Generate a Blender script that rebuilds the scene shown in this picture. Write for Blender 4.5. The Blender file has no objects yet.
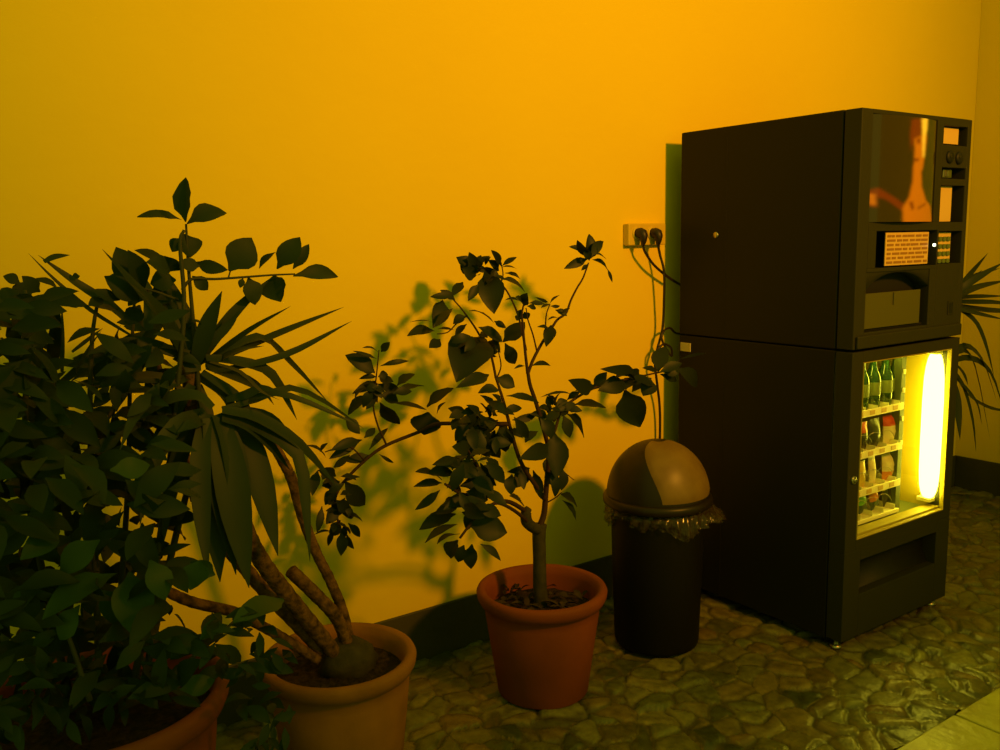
import bpy, bmesh, math, random
import numpy as np
from mathutils import Vector, Matrix, Quaternion
random.seed(7)
S = bpy.context.scene
COL = S.collection
R = random.uniform
V = Vector

# ------------------------------------------------------------------ camera
CAM = V((0, 0, 1.35)); FOC = 899.51
FW = V((0.569767, 0.808115, -0.149383)); RT = V((0.815506, -0.578445, -0.018755)); UP = V((0.101566, 0.111136, 0.988602))
cd = bpy.data.cameras.new('camera'); co = bpy.data.objects.new('camera', cd); COL.objects.link(co)
cd.sensor_width = 36; cd.lens = FOC/1000*36; cd.clip_start = .05
co.matrix_world = Matrix(((RT.x, UP.x, -FW.x, CAM.x), (RT.y, UP.y, -FW.y, CAM.y), (RT.z, UP.z, -FW.z, CAM.z), (0, 0, 0, 1)))
S.camera = co

def P(x, y, Y):
    """surveyed image position -> world point standing at depth Y in the room"""
    d = FW + RT*((x-500)/FOC) - UP*((y-375)/FOC)
    return CAM + d*(Y/d.y)

# ------------------------------------------------------------------ materials
def lin(c):
    return tuple(((v/255)/12.92 if v/255 <= .04045 else ((v/255+.055)/1.055)**2.4) for v in c)
def mat(name, col, rough=.6, metal=0., spec=.5, noise=None, bump=None, coat=0., emit=None, trans=0.):
    m = bpy.data.materials.new(name); m.use_nodes = True
    nt = m.node_tree; b = nt.nodes['Principled BSDF']
    b.inputs['Base Color'].default_value = (*col, 1); b.inputs['Roughness'].default_value = rough
    b.inputs['Metallic'].default_value = metal; b.inputs['Specular IOR Level'].default_value = spec
    b.inputs['Coat Weight'].default_value = coat
    if emit:
        b.inputs['Emission Color'].default_value = (*emit[0], 1); b.inputs['Emission Strength'].default_value = emit[1]
    tc = nt.nodes.new('ShaderNodeTexCoord')
    if noise:
        sc, c2, det = noise
        n = nt.nodes.new('ShaderNodeTexNoise'); n.inputs['Scale'].default_value = sc; n.inputs['Detail'].default_value = det
        nt.links.new(tc.outputs['Object'], n.inputs['Vector'])
        r = nt.nodes.new('ShaderNodeValToRGB'); r.color_ramp.elements[0].position = .35; r.color_ramp.elements[1].position = .68
        r.color_ramp.elements[0].color = (*col, 1); r.color_ramp.elements[1].color = (*c2, 1)
        nt.links.new(n.outputs['Fac'], r.inputs['Fac']); nt.links.new(r.outputs['Color'], b.inputs['Base Color'])
    if bump:
        sc, st, dist = bump
        n = nt.nodes.new('ShaderNodeTexNoise'); n.inputs['Scale'].default_value = sc; n.inputs['Detail'].default_value = 5
        nt.links.new(tc.outputs['Object'], n.inputs['Vector'])
        bp = nt.nodes.new('ShaderNodeBump'); bp.inputs['Strength'].default_value = st; bp.inputs['Distance'].default_value = dist
        nt.links.new(n.outputs['Fac'], bp.inputs['Height']); nt.links.new(bp.outputs['Normal'], b.inputs['Normal'])
    return m
def glassy(name, tint, rough, refl):
    m = bpy.data.materials.new(name); m.use_nodes = True; nt = m.node_tree
    nt.nodes.remove(nt.nodes['Principled BSDF']); out = nt.nodes['Material Output']
    t = nt.nodes.new('ShaderNodeBsdfTransparent'); t.inputs['Color'].default_value = (*tint, 1)
    g = nt.nodes.new('ShaderNodeBsdfGlossy'); g.inputs['Roughness'].default_value = rough
    lw = nt.nodes.new('ShaderNodeLayerWeight'); pw = nt.nodes.new('ShaderNodeMath'); pw.operation = 'POWER'; pw.inputs[1].default_value = 5
    f = nt.nodes.new('ShaderNodeMath'); f.operation = 'MULTIPLY_ADD'; f.inputs[1].default_value = .8; f.inputs[2].default_value = refl
    nt.links.new(lw.outputs['Facing'], pw.inputs[0]); nt.links.new(pw.outputs[0], f.inputs[0])
    mx = nt.nodes.new('ShaderNodeMixShader')
    nt.links.new(f.outputs[0], mx.inputs[0]); nt.links.new(t.outputs[0], mx.inputs[1]); nt.links.new(g.outputs[0], mx.inputs[2])
    nt.links.new(mx.outputs[0], out.inputs['Surface'])
    return m

M = {}
M['wall'] = mat('yellow_wall_paint', (.80, .60, .010), .75, spec=.2, noise=(1.1, (.77, .57, .010), 4), bump=(14, .22, .01))
M['plinth'] = mat('dark_plinth_paint', (.058, .05, .012), .6, noise=(9, (.045, .042, .01), 5), bump=(40, .3, .006))
M['terra'] = mat('terracotta_clay', (.21, .050, .010), .7, spec=.2, noise=(7, (.16, .04, .008), 6), bump=(60, .12, .004))
M['terra_tan'] = mat('dusty_tan_clay', (.29, .125, .014), .75, spec=.2, noise=(8, (.20, .085, .011), 6), bump=(60, .2, .004))
M['soil'] = mat('potting_soil', (.018, .012, .006), .95, spec=.1, noise=(60, (.05, .032, .016), 6), bump=(90, .8, .01))
M['litter'] = mat('dry_fallen_leaf', (.05, .035, .01), .8, spec=.15, noise=(30, (.025, .018, .006), 3))
M['bark'] = mat('dark_green_bark', (.05, .042, .015), .8, spec=.2, noise=(40, (.03, .027, .01), 5), bump=(80, .5, .004))
M['twig'] = mat('brown_twig', (.040, .018, .005), .75, spec=.25)
M['stem'] = mat('green_stem', (.04, .04, .008), .65, spec=.3)
M['cane'] = mat('scarred_cane_bark', (.17, .085, .02), .85, spec=.12, noise=(55, (.035, .02, .006), 6), bump=(90, .9, .006))
def leafmat(name, c, c2, rough):
    m = mat(name, c, rough, spec=.22, noise=(5, c2, 3))
    return m
M['leaf'] = leafmat('dark_citrus_leaf', (.009, .0145, .002), (.014, .022, .003), .5)
M['leaf_bush'] = leafmat('dark_bush_leaf', (.010, .021, .002), (.017, .031, .003), .6)
M['leaf_light'] = leafmat('fresh_green_leaf', (.018, .045, .005), (.028, .058, .006), .5)
M['sword'] = leafmat('sword_leaf_green', (.015, .026, .003), (.024, .036, .005), .5)
M['sword_dry'] = mat('dry_sword_leaf', (.065, .055, .01), .7, spec=.15, noise=(12, (.04, .035, .007), 3))
M['body'] = mat('dark_brown_machine_paint', (.014, .013, .003), .5, spec=.15, bump=(160, .05, .002))
M['front'] = mat('olive_grey_machine_front', (.024, .024, .007), .55, spec=.2, bump=(160, .05, .002))
M['black'] = mat('black_plastic', (.008, .008, .005), .55, spec=.3)
M['darkgap'] = mat('dark_recess', (.012, .012, .006), .7, spec=.2)
M['pale'] = mat('pale_display_card', (.62, .42, .12), .5, spec=.3)
M['ink'] = mat('faded_brown_print', (.30, .15, .03), .6, spec=.2)
M['green_key'] = mat('green_key_plastic', (.10, .15, .03), .5)
M['metal'] = mat('brushed_steel', (.45, .42, .32), .35, metal=1.)
M['led'] = mat('lit_indicator', (.9, 1, .6), .4, emit=((.9, 1., .6), 3))
M['inner'] = mat('cream_machine_lining', (.36, .28, .02), .5, spec=.4)
M['inner_dark'] = mat('dim_grey_lining', (.10, .12, .05), .6, spec=.3)
M['shelf'] = mat('white_shelf_enamel', (.90, .86, .5), .4)
M['lamp'] = mat('lit_tube_diffuser', (1, .95, .5), .4, emit=((1., .86, .05), 22))
M['glass'] = glassy('window_glass', (.97, .98, .94), .0, .02)
M['flapglass'] = glassy('smoked_flap_plastic', (.75, .75, .55), .12, .04)
M['bin'] = mat('black_bin_plastic', (.006, .005, .002), .55, spec=.15)
M['binlid'] = mat('dark_brown_lid_plastic', (.016, .011, .003), .4, spec=.3)
M['flap'] = mat('tan_swing_flap_plastic', (.20, .13, .025), .42, spec=.35, noise=(12, (.15, .09, .015), 4))
M['cable'] = mat('dark_cable_rubber', (.014, .007, .004), .5)
M['socket'] = mat('ivory_socket_plastic', (.62, .44, .012), .5)
M['white'] = mat('white_plastic', (.55, .48, .30), .5)
M['bottle'] = mat('green_bottle_glass', (.012, .05, .012), .12, spec=.8, coat=.5)
M['bottle_label'] = mat('pale_bottle_label', (.16, .22, .05), .5)
M['cap'] = mat('crown_cap_metal', (.5, .45, .2), .3, metal=.8)
def foil(name, c): return mat(name, c, .28, spec=.6, bump=(45, .4, .006))

def liner_mat():
    m = bpy.data.materials.new('thin_clear_bag_film'); m.use_nodes = True; nt = m.node_tree
    b = nt.nodes['Principled BSDF']; out = nt.nodes['Material Output']
    b.inputs['Base Color'].default_value = (.10, .075, .025, 1); b.inputs['Roughness'].default_value = .14
    b.inputs['Specular IOR Level'].default_value = .9
    t = nt.nodes.new('ShaderNodeBsdfTransparent'); mx = nt.nodes.new('ShaderNodeMixShader'); mx.inputs[0].default_value = .30
    nt.links.new(t.outputs[0], mx.inputs[1]); nt.links.new(b.outputs[0], mx.inputs[2]); nt.links.new(mx.outputs[0], out.inputs['Surface'])
    return m
M['liner'] = liner_mat()

# ------------------------------------------------------------------ mesh helpers
class MB:
    def __init__(s): s.v = []; s.f = []; s.m = []; s.sm = []
    def add(s, vs, fs, mi=0, smooth=False):
        o = len(s.v); s.v += [tuple(v) for v in vs]
        for f in fs: s.f.append([i+o for i in f]); s.m.append(mi); s.sm.append(smooth)
    def box(s, x0, x1, y0, y1, z0, z1, bev=.003, mi=0):
        bm = bmesh.new(); bmesh.ops.create_cube(bm, size=1)
        bmesh.ops.scale(bm, vec=(x1-x0, y1-y0, z1-z0), verts=bm.verts)
        bmesh.ops.translate(bm, vec=((x0+x1)/2, (y0+y1)/2, (z0+z1)/2), verts=bm.verts)
        b = min(bev, .45*min(x1-x0, y1-y0, z1-z0))
        if b > 0: bmesh.ops.bevel(bm, geom=bm.edges[:], offset=b, segments=2, profile=.5, affect='EDGES')
        bm.verts.index_update()
        s.add([v.co for v in bm.verts], [[v.index for v in f.verts] for f in bm.faces], mi); bm.free()
    def tube(s, pts, rad, n=8, mi=0, caps=True):
        pts = [V(p) for p in pts]
        if not hasattr(rad, '__len__'): rad = [rad]*len(pts)
        vs = []; up = V((0.13, .21, .97))
        ref = None
        for i, p in enumerate(pts):
            t = (pts[min(i+1, len(pts)-1)]-pts[max(i-1, 0)]).normalized()
            if ref is None:
                ref = t.cross(up if abs(t.dot(up)) < .95 else V((1, 0, 0))).normalized()
            ref = (ref - t*ref.dot(t)).normalized(); b = t.cross(ref)
            for k in range(n):
                a = 2*math.pi*k/n; vs.append(p + (ref*math.cos(a)+b*math.sin(a))*rad[i])
        fs = []
        for i in range(len(pts)-1):
            for k in range(n):
                fs.append([i*n+k, i*n+(k+1) % n, (i+1)*n+(k+1) % n, (i+1)*n+k])
        if caps: fs.append(list(range(n))[::-1]); fs.append([(len(pts)-1)*n+k for k in range(n)])
        s.add(vs, fs, mi, True)
    def lathe(s, prof, n=48, c=(0, 0, 0), mi=0, jit=None):
        vs = []
        for r, z in prof:
            for k in range(n):
                a = 2*math.pi*k/n; j = jit(a, z) if jit else 0
                vs.append((c[0]+(r+j)*math.cos(a), c[1]+(r+j)*math.sin(a), c[2]+z))
        fs = [[i*n+k, i*n+(k+1) % n, (i+1)*n+(k+1) % n, (i+1)*n+k] for i in range(len(prof)-1) for k in range(n)]
        s.add(vs, fs, mi, True)
    def poly(s, pts, mi=0): s.add(pts, [list(range(len(pts)))], mi)
    def build(s, name, mats, parent=None):
        me = bpy.data.meshes.new(name); me.from_pydata(s.v, [], s.f)
        if not isinstance(mats, (list, tuple)): mats = [mats]
        for m in mats: me.materials.append(m)
        me.polygons.foreach_set('material_index', s.m); me.polygons.foreach_set('use_smooth', s.sm); me.update()
        o = bpy.data.objects.new(name, me); COL.objects.link(o)
        if parent:
            o.parent = parent; o.matrix_parent_inverse = Matrix.Translation(-parent.location)
        return o
def tag(o, label, cat, group=None):
    o['label'] = label; o['category'] = cat
    if group: o['group'] = group
    return o
def thing(name, loc, label, cat, group=None):
    o = bpy.data.objects.new(name, None); COL.objects.link(o); o.location = loc; o.empty_display_size = .1
    return tag(o, label, cat, group)
def structure(o): o['kind'] = 'structure'; return o
def smooth_path(pts, n=6):
    pts = [V(p) for p in pts]; q = [pts[0]*2-pts[1]]+pts+[pts[-1]*2-pts[-2]]; out = []
    for i in range(1, len(q)-2):
        for k in range(n):
            t = k/n; a, b, c, d = q[i-1], q[i], q[i+1], q[i+2]
            out.append(.5*((2*b)+(c-a)*t+(2*a-5*b+4*c-d)*t*t+(3*b-a-3*c+d)*t**3))
    out.append(pts[-1]); return out
def lerp_list(a, n):
    return [a[0]+(a[-1]-a[0])*i/(n-1) for i in range(n)] if len(a) == 2 else [a[min(int(i/(n-1)*(len(a)-1)), len(a)-2)]+(a[min(int(i/(n-1)*(len(a)-1)), len(a)-2)+1]-a[min(int(i/(n-1)*(len(a)-1)), len(a)-2)])*(i/(n-1)*(len(a)-1)-min(int(i/(n-1)*(len(a)-1)), len(a)-2)) for i in range(n)]

def leaf(mb, base, tip, w, face=None, sag=.08, fold=.25, mi=0, n=7, pet=.1):
    """broad pointed leaf with folded midrib and drooping curve"""
    base = V(base); tip = V(tip); ax = tip-base; L = ax.length
    if L < 1e-4: return
    a = ax/L
    if face is None:
        face = (CAM-base).normalized()*.9+V((R(-.6, .6), R(-.6, .6), R(.0, 1.)))
    nrm = (face-a*face.dot(a))
    if nrm.length < .05: nrm = a.orthogonal()
    nrm.normalize(); side = a.cross(nrm)
    vs = []; sk = R(-.08, .08)*L
    for i in range(n+1):
        t = i/n
        c = base+ax*t+nrm*(sag*L*math.sin(math.pi*t))+side*(sk*math.sin(math.pi*t))
        if t <= pet: hw = w*.03
        else:
            u = (t-pet)/(1-pet); hw = .5*w*(max(0, math.sin(math.pi*u**.82))**.8)*(1-.12*u)
        if i == n: hw = w*.01
        wav = R(-.04, .04)*w
        vs += [c-side*hw+nrm*(fold*hw+wav), c, c+side*hw+nrm*(fold*hw-wav)]
    fs = []
    for i in range(n):
        o = i*3; fs += [[o, o+1, o+4, o+3], [o+1, o+2, o+5, o+4]]
    mb.add(vs, fs, mi, True)
def sword(mb, pts, w, mi=0, n=10, fold=.22, face=None):
    """long strap leaf along a path"""
    path = smooth_path(pts, max(2, n//(len(pts)-1))); N = len(path)
    vs = []; L = sum((path[i+1]-path[i]).length for i in range(N-1))
    if face is None: face = V((R(-.3, .3), -.75, R(.2, .9)))
    d = 0
    for i, c in enumerate(path):
        if i: d += (path[i]-path[i-1]).length
        t = d/L
        a = (path[min(i+1, N-1)]-path[max(i-1, 0)]).normalized()
        nrm = face-a*face.dot(a)
        if nrm.length < .1: nrm = V((1, 0, 0))-a*a.x
        nrm.normalize(); side = a.cross(nrm)
        hw = .5*w*(.62+.38*min(1, t/.3))*(1 if t < .45 else max(.02, 1-((t-.45)/.55)**1.6))
        vs += [c-side*hw+nrm*(fold*hw), c, c+side*hw+nrm*(fold*hw)]
    fs = []
    for i in range(N-1):
        o = i*3; fs += [[o, o+1, o+4, o+3], [o+1, o+2, o+5, o+4]]
    mb.add(vs, fs, mi, True)

# ================================================================== SETTING
WY = 2.426; XC = 4.672; PH = .166
def slab(name, x0, x1, y0, y1, z0, z1, m, bev=0):
    b = MB(); b.box(x0, x1, y0, y1, z0, z1, bev); return structure(b.build(name, m))
slab('wall_back', -1.6, XC+.12, WY, WY+.12, -.05, 3.4, M['wall'])
slab('wall_right', XC, XC+.12, -1.2, WY-.001, -.05, 3.4, M['wall'])
slab('baseboard_back', -1.6, XC-.001, WY-.010, WY-.0005, -.02, PH, M['plinth'], .003)
slab('baseboard_right', XC-.010, XC-.0005, -1.2, WY-.011, -.02, PH, M['plinth'], .003)

# cobbled floor ----------------------------------------------------
TY = 1.205
def cobbles():
    rs = np.random.RandomState(5)
    x0, x1, y0, y1, st = -.9, XC, TY, WY, .0085
    nx = int((x1-x0)/st); ny = int((y1-y0)/st)
    X, Y = np.meshgrid(np.linspace(x0, x1, nx), np.linspace(y0, y1, ny))
    wx = X+.010*np.sin(Y*31+X*13)+.006*np.sin(X*57-Y*22); wy = Y+.010*np.sin(X*27-Y*17)+.006*np.sin(Y*61+X*19)
    g = .088; gx = np.floor((wx-x0)/g).astype(int); gy = np.floor((wy-y0)/(g*.86)).astype(int)
    NX = int((x1-x0)/g)+8; NY = int((y1-y0)/(g*.86))+8
    jx = rs.uniform(.02, .98, (NY, NX)); jy = rs.uniform(.02, .98, (NY, NX)); tone = rs.uniform(0, 1, (NY, NX)); hh = rs.uniform(-1, 1, (NY, NX))
    ta = rs.uniform(-1, 1, (NY, NX)); tb = rs.uniform(-1, 1, (NY, NX)); an = rs.uniform(0, math.pi, (NY, NX)); wgt = rs.uniform(-.014, .014, (NY, NX))
    F1 = np.full(X.shape, 9.); F2 = np.full(X.shape, 9.); T = np.zeros(X.shape); H = np.zeros(X.shape)
    for dy in range(-2, 3):
        for dx in range(-2, 3):
            ci = np.clip(gx+dx+3, 0, NX-1); cj = np.clip(gy+dy+3, 0, NY-1)
            sx = x0+(gx+dx+jx[cj, ci])*g; sy = y0+(gy+dy+jy[cj, ci])*g*.86
            ux = wx-sx; uy = wy-sy; a = an[cj, ci]; ca = np.cos(a); sa = np.sin(a)
            p = ux*ca+uy*sa; q = -ux*sa+uy*ca
            d = np.sqrt((p*.82)**2+(q*1.15)**2)+wgt[cj, ci]
            new = d < F1
            F2 = np.where(new, F1, np.minimum(F2, d)); 
            T = np.where(new, tone[cj, ci], T); H = np.where(new, hh[cj, ci]*.005+ta[cj, ci]*ux*.10+tb[cj, ci]*uy*.10, H)
            F1 = np.where(new, d, F1)
    e = np.clip((F2-F1)/.030, 0, 1); dome = np.sqrt(1-(1-e)**2)
    Z = -.016+dome*(.016+H)+np.where(e > .1, .0008*np.sin(X*240)*np.sin(Y*210), 0)
    Z = np.minimum(Z, .008)
    me = bpy.data.meshes.new('floor'); n = nx*ny
    me.vertices.add(n); me.vertices.foreach_set('co', np.stack([X, Y, Z], -1).astype(np.float32).ravel())
    i = (np.arange(ny-1)[:, None]*nx+np.arange(nx-1)[None]).ravel()
    q = np.stack([i, i+1, i+1+nx, i+nx], -1).astype(np.int32); nf = len(q)
    me.loops.add(nf*4); me.loops.foreach_set('vertex_index', q.ravel())
    me.polygons.add(nf); me.polygons.foreach_set('loop_start', np.arange(0, nf*4, 4, dtype=np.int32)); me.polygons.foreach_set('use_smooth', np.ones(nf, dtype=bool))
    me.update(); me.validate()
    for nm, arr in (('tone', T), ('gap', e)):
        at = me.attributes.new(nm, 'FLOAT', 'POINT'); at.data.foreach_set('value', arr.astype(np.float32).ravel())
    m = bpy.data.materials.new('mortared_cobbles'); m.use_nodes = True; nt = m.node_tree; b = nt.nodes['Principled BSDF']
    a1 = nt.nodes.new('ShaderNodeAttribute'); a1.attribute_name = 'tone'; a2 = nt.nodes.new('ShaderNodeAttribute'); a2.attribute_name = 'gap'
    rp = nt.nodes.new('ShaderNodeValToRGB'); cr = rp.color_ramp; cr.interpolation = 'LINEAR'
    cols = [(0, (0.043, 0.053, 0.014)), (.14, (0.130, 0.120, 0.028)), (.34, (0.175, 0.138, 0.032)), (.52, (0.110, 0.120, 0.028)), (.7, (0.190, 0.180, 0.048)), (.88, (0.150, 0.102, 0.024)), (1, (0.060, 0.078, 0.020))]
    cr.elements[0].position = 0; cr.elements[0].color = (*cols[0][1], 1); cr.elements[1].position = 1; cr.elements[1].color = (*cols[-1][1], 1)
    for p, c in cols[1:-1]:
        el = cr.elements.new(p); el.color = (*c, 1)
    nt.links.new(a1.outputs['Fac'], rp.inputs['Fac'])
    tc = nt.nodes.new('ShaderNodeTexCoord'); nz = nt.nodes.new('ShaderNodeTexNoise'); nz.inputs['Scale'].default_value = 30; nz.inputs['Detail'].default_value = 6
    nt.links.new(tc.outputs['Object'], nz.inputs['Vector'])
    mr = nt.nodes.new('ShaderNodeMapRange'); mr.inputs[1].default_value = .3; mr.inputs[2].default_value = .7; mr.inputs[3].default_value = .6; mr.inputs[4].default_value = 1.25
    nt.links.new(nz.outputs['Fac'], mr.inputs[0])
    mul = nt.nodes.new('ShaderNodeMix'); mul.data_type = 'RGBA'; mul.blend_type = 'MULTIPLY'; mul.inputs[0].default_value = 1
    nt.links.new(rp.outputs['Color'], mul.inputs[6]); nt.links.new(mr.outputs[0], mul.inputs[7])
    mg = nt.nodes.new('ShaderNodeMapRange'); mg.inputs[1].default_value = .12; mg.inputs[2].default_value = .4
    nt.links.new(a2.outputs['Fac'], mg.inputs[0])
    mx = nt.nodes.new('ShaderNodeMix'); mx.data_type = 'RGBA'; mx.inputs[6].default_value = (.075, .068, .02, 1)
    nt.links.new(mg.outputs[0], mx.inputs[0]); nt.links.new(mul.outputs[2], mx.inputs[7]); nt.links.new(mx.outputs[2], b.inputs['Base Color'])
    b.inputs['Roughness'].default_value = .33; b.inputs['Specular IOR Level'].default_value = .4
    bp = nt.nodes.new('ShaderNodeBump'); bp.inputs['Strength'].default_value = .35; bp.inputs['Distance'].default_value = .006
    n2 = nt.nodes.new('ShaderNodeTexNoise'); n2.inputs['Scale'].default_value = 70; n2.inputs['Detail'].default_value = 5
    nt.links.new(tc.outputs['Object'], n2.inputs['Vector']); nt.links.new(n2.outputs['Fac'], bp.inputs['Height']); nt.links.new(bp.outputs['Normal'], b.inputs['Normal'])
    me.materials.append(m)
    o = bpy.data.objects.new('floor', me); COL.objects.link(o); structure(o)
cobbles()
M['slab'] = mat('worn_stone_slab', (.46, .44, .07), .38, spec=.4, noise=(6, (.30, .27, .04), 7), bump=(22, .5, .012))
b = MB(); xs = [-.9]
while xs[-1] < XC: xs.append(min(XC, xs[-1]+.62))
off = P(955, 717, 1.0)
for ro, (ya, yb) in enumerate(((.78, 1.2), (.35, .775), (-.1, .345), (-.6, -.105))):
    x = -1.0+(.12 if ro % 2 else .39)
    while x < XC:
        b.box(max(-.9, x), min(XC-.002, x+.595), ya, yb, -.05, .006, .006); x += .6
structure(b.build('trim_1', M['slab']))
slab('floor', -.9, XC, -.6, WY, -.12, -.055, M['plinth'])

# ================================================================== VENDING MACHINES
X0, X1, YF, YB = 2.4747, 3.1062, 1.62, 2.344; HS, HT = .986, 1.717
def fz(x, y, Y=YF): return P(x, y, Y)

def rect_frame(mb, outer, inner, y0, y1, mi=0):
    """flat frame with a rectangular hole; outer/inner = (x0,x1,z0,z1)"""
    a, c = outer, inner
    mb.box(a[0], c[0], y0, y1, a[2], a[3], .002, mi); mb.box(c[1], a[1], y0, y1, a[2], a[3], .002, mi)
    mb.box(c[0]-.0005, c[1]+.0005, y0, y1, a[2], c[2], .0015, mi); mb.box(c[0]-.0005, c[1]+.0005, y0, y1, c[3], a[3], .0015, mi)

snack = thing('snack_vending_machine', ((X0+X1)/2, (YF+YB)/2, 0), 'dark lower vending machine with lit glass window of bottles and snacks, standing on cobbles', 'vending machine')
b = MB(); t = .02
b.box(X0, X0+t, YF+.062, YB, .03, HS-.002); b.box(X1-t, X1, YF+.062, YB, .03, HS-.002)
b.box(X0+t, X1-t, YB-t, YB, .03, HS-.002); b.box(X0+t, X1-t, YF+.062, YB-t, .03, .055); b.box(X0+t, X1-t, YF+.062, YB-t, HS-.025, HS-.002)
b.box(X0-.001, X0+.002, 2.128, 2.132, .04, HS-.01, .0005)
b.build('cabinet', M['body'], snack)
wx0, wx1, wz0, wz1 = 2.533, 3.054, .369, .947
bx0, bx1, bz0, bz1 = 2.562, 3.022, .178, .295
b = MB()
rect_frame(b, (X0, X1, .335, HS-.004), (wx0, wx1, wz0, wz1), YF, YF+.058)
rect_frame(b, (X0, X1, .035, .3352), (bx0, bx1, bz0, bz1), YF, YF+.058)
door = b.build('door', M['front'], snack)
b = MB(); g = .003
rect_frame(b, (wx0+.0003, wx1-.0003, wz0+.0003, wz1-.0003), (wx0+g, wx1-g, wz0+g*1.6, wz1-g), YF-.003, YF+.012)
b.build('window_trim', M['inner'], snack)
b = MB(); b.box(wx0+g, wx1-g, YF+.004, YF+.008, wz0+g, wz1-g, 0); b.build('window_pane', M['glass'], snack)
b = MB(); b.box(wx0+.001, wx1-.001, YF+.013, YF+.056, wz0+.0004, wz0+.012, .001); b.build('window_sill', M['inner'], snack)
# delivery bay
b = MB(); b.box(bx0-.004, bx1+.004, YF+.13, YF+.135, bz0-.02, bz1+.02, 0); b.box(bx0-.004, bx1+.004, YF+.059, YF+.13, bz0-.024, bz0-.001, 0)
b.build('delivery_bay', M['black'], snack)
b = MB(); n = 8
vs = []
for i in range(n+1):
    z = bz1-.002-(bz1-bz0-.004)*i/n; y = YF+.03+.02*math.sin(math.pi*i/n)
    vs += [(bx0+.003, y, z), (bx1-.003, y, z), (bx0+.003, y+.004, z), (bx1-.003, y+.004, z)]
fs = []
for i in range(n):
    o = i*4; fs += [[o, o+1, o+5, o+4], [o+2, o+6, o+7, o+3], [o, o+4, o+6, o+2], [o+1, o+3, o+7, o+5]]
b.add(vs, fs, 0, True); b.build('delivery_flap', M['black'], snack)
b = MB(); lk = V((2.503, YF, .574))
for r0, y0, y1 in ((.013, -.006, .002), (.007, -.011, -.005)):
    b.tube([lk+V((0, y1, 0)), lk+V((0, y0, 0)), lk+V((0, y0-.001, 0))], [r0, r0, r0*.8], 14)
b.build('lock', M['metal'], snack)
for fx in (X0+.03, X1-.03):
    for fy in (YF+.04, YB-.04):
        b = MB(); b.lathe([(0, -.004), (.018, -.004), (.02, .004), (.014, .009), (.008, .012), (.008, .034), (0, .034)], 16, (fx, fy, 0))
        b.build('levelling_foot', M['metal'], snack)
b = MB(); b.box(X0+.03, X1-.03, YF+.075, YF+.085, .004, .0298, .001); b.build('kick_plate', M['black'], snack)
b = MB(); b.box(X0-.0035, X0, 2.285, 2.335, .925, .957, .001); b.build('side_tag', M['white'], snack)['label'] = 'pale plate on the side'
# inside
ix0, ix1, iy1, iz0, iz1 = X0+.024, X1-.024, 2.10, .362, .958
PX = 2.915
b = MB(); b.box(ix0, ix1, iy1, iy1+.006, iz0, iz1, 0); b.box(ix0, ix0+.005, YF+.063, iy1, iz0, iz1, 0); b.box(ix0+.005, ix1, YF+.063, iy1, iz0-.006, iz0, 0)
b.box(ix0+.005, ix1, YF+.063, iy1, iz1-.006, iz1, 0)
b.build('inner_lining', M['inner_dark'], snack)
b = MB(); b.box(PX, PX+.006, YF+.09, iy1, iz0, iz1-.006, .001); b.box(ix1-.006, ix1, YF+.063, iy1, iz0, iz1-.006, 0); b.box(PX+.006, ix1-.006, 1.83, 1.836, iz0, iz1-.006, 0)
b.build('lamp_compartment', M['inner'], snack)
b = MB(); b.box(PX-.028, PX-.001, 1.70, 1.73, iz0+.01, iz1-.02, .001)
for z in (.865, .80, .70, .615): b.box(PX-.02, PX-.008, 1.695, 1.70, z, z+.016, .001, 1)
b.build('selector_rail', [M['inner_dark'], M['shelf']], snack)
b = MB(); lx = 3.040; b.tube([(lx, 1.668, z) for z in (.409, .414, .43, .455, .50, .60, .76, .84, .88, .91, .922, .925)], [.012, .020, .026, .031, .034, .035, .035, .033, .029, .023, .018, .012], 20); lamp_o = b.build('fluorescent_tube', M['lamp'], snack)
for z in (.395, .9255):
    b = MB(); b.box(lx-.02, lx+.02, 1.65, 1.70, z, z+.014, .002); b.build('lamp_holder', M['shelf'], snack)
SY = 1.685
shelf_z = [P(886, 409, SY).z, P(884, 449.5, SY).z, P(881, 487, SY).z, .392]
for i, z in enumerate(shelf_z):
    b = MB(); b.box(ix0+.006, PX-.03, SY+.004, iy1-.002, z-.006, z, 0)
    if i < 3: b.box(ix0+.006, PX-.03, SY-.001, SY+.004, z-.014, z+.010, .001)
    else: b.box(ix0+.006, PX-.03, SY-.001, SY+.004, z-.012, z+.002, .001)
    for k in range(6): b.box(ix0+.03+k*.067, ix0+.033+k*.067, SY+.004, iy1-.01, z, z+.018, 0)
    sh = b.build('shelf', M['shelf'], snack)
    if i < 3:
        for k in range(5):
            c = MB(); c.box(ix0+.05+k*.067, ix0+.078+k*.067, SY-.0022, SY-.001, z-.009, z+.006, 0); c.build('price_tag', M['pale'], sh)
    for k in range(5 if i else 0):
        cx = ix0+.064+k*.067; c = MB(); pts = []
        for q in range(90):
            a = q*.42; pts.append((cx+.026*math.cos(a), SY+.012+q*.0042, z+.0305+.026*math.sin(a)))
        c.tube(pts, .0013, 5); c.build('dispensing_coil', M['metal'], sh)

b = MB(); b.tube([(2.55, 1.70, .942), (2.552, 1.70, .942), (2.888, 1.70, .942), (2.89, 1.70, .942)], [.005, .008, .008, .005], 12); b.build('fluorescent_tube', M['lamp'], snack)['label'] = 'added unseen short tube along the top of the window, brightening the shelf goods'  # extra hidden tube, added to brighten bottles and snacks on the shelves
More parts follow.
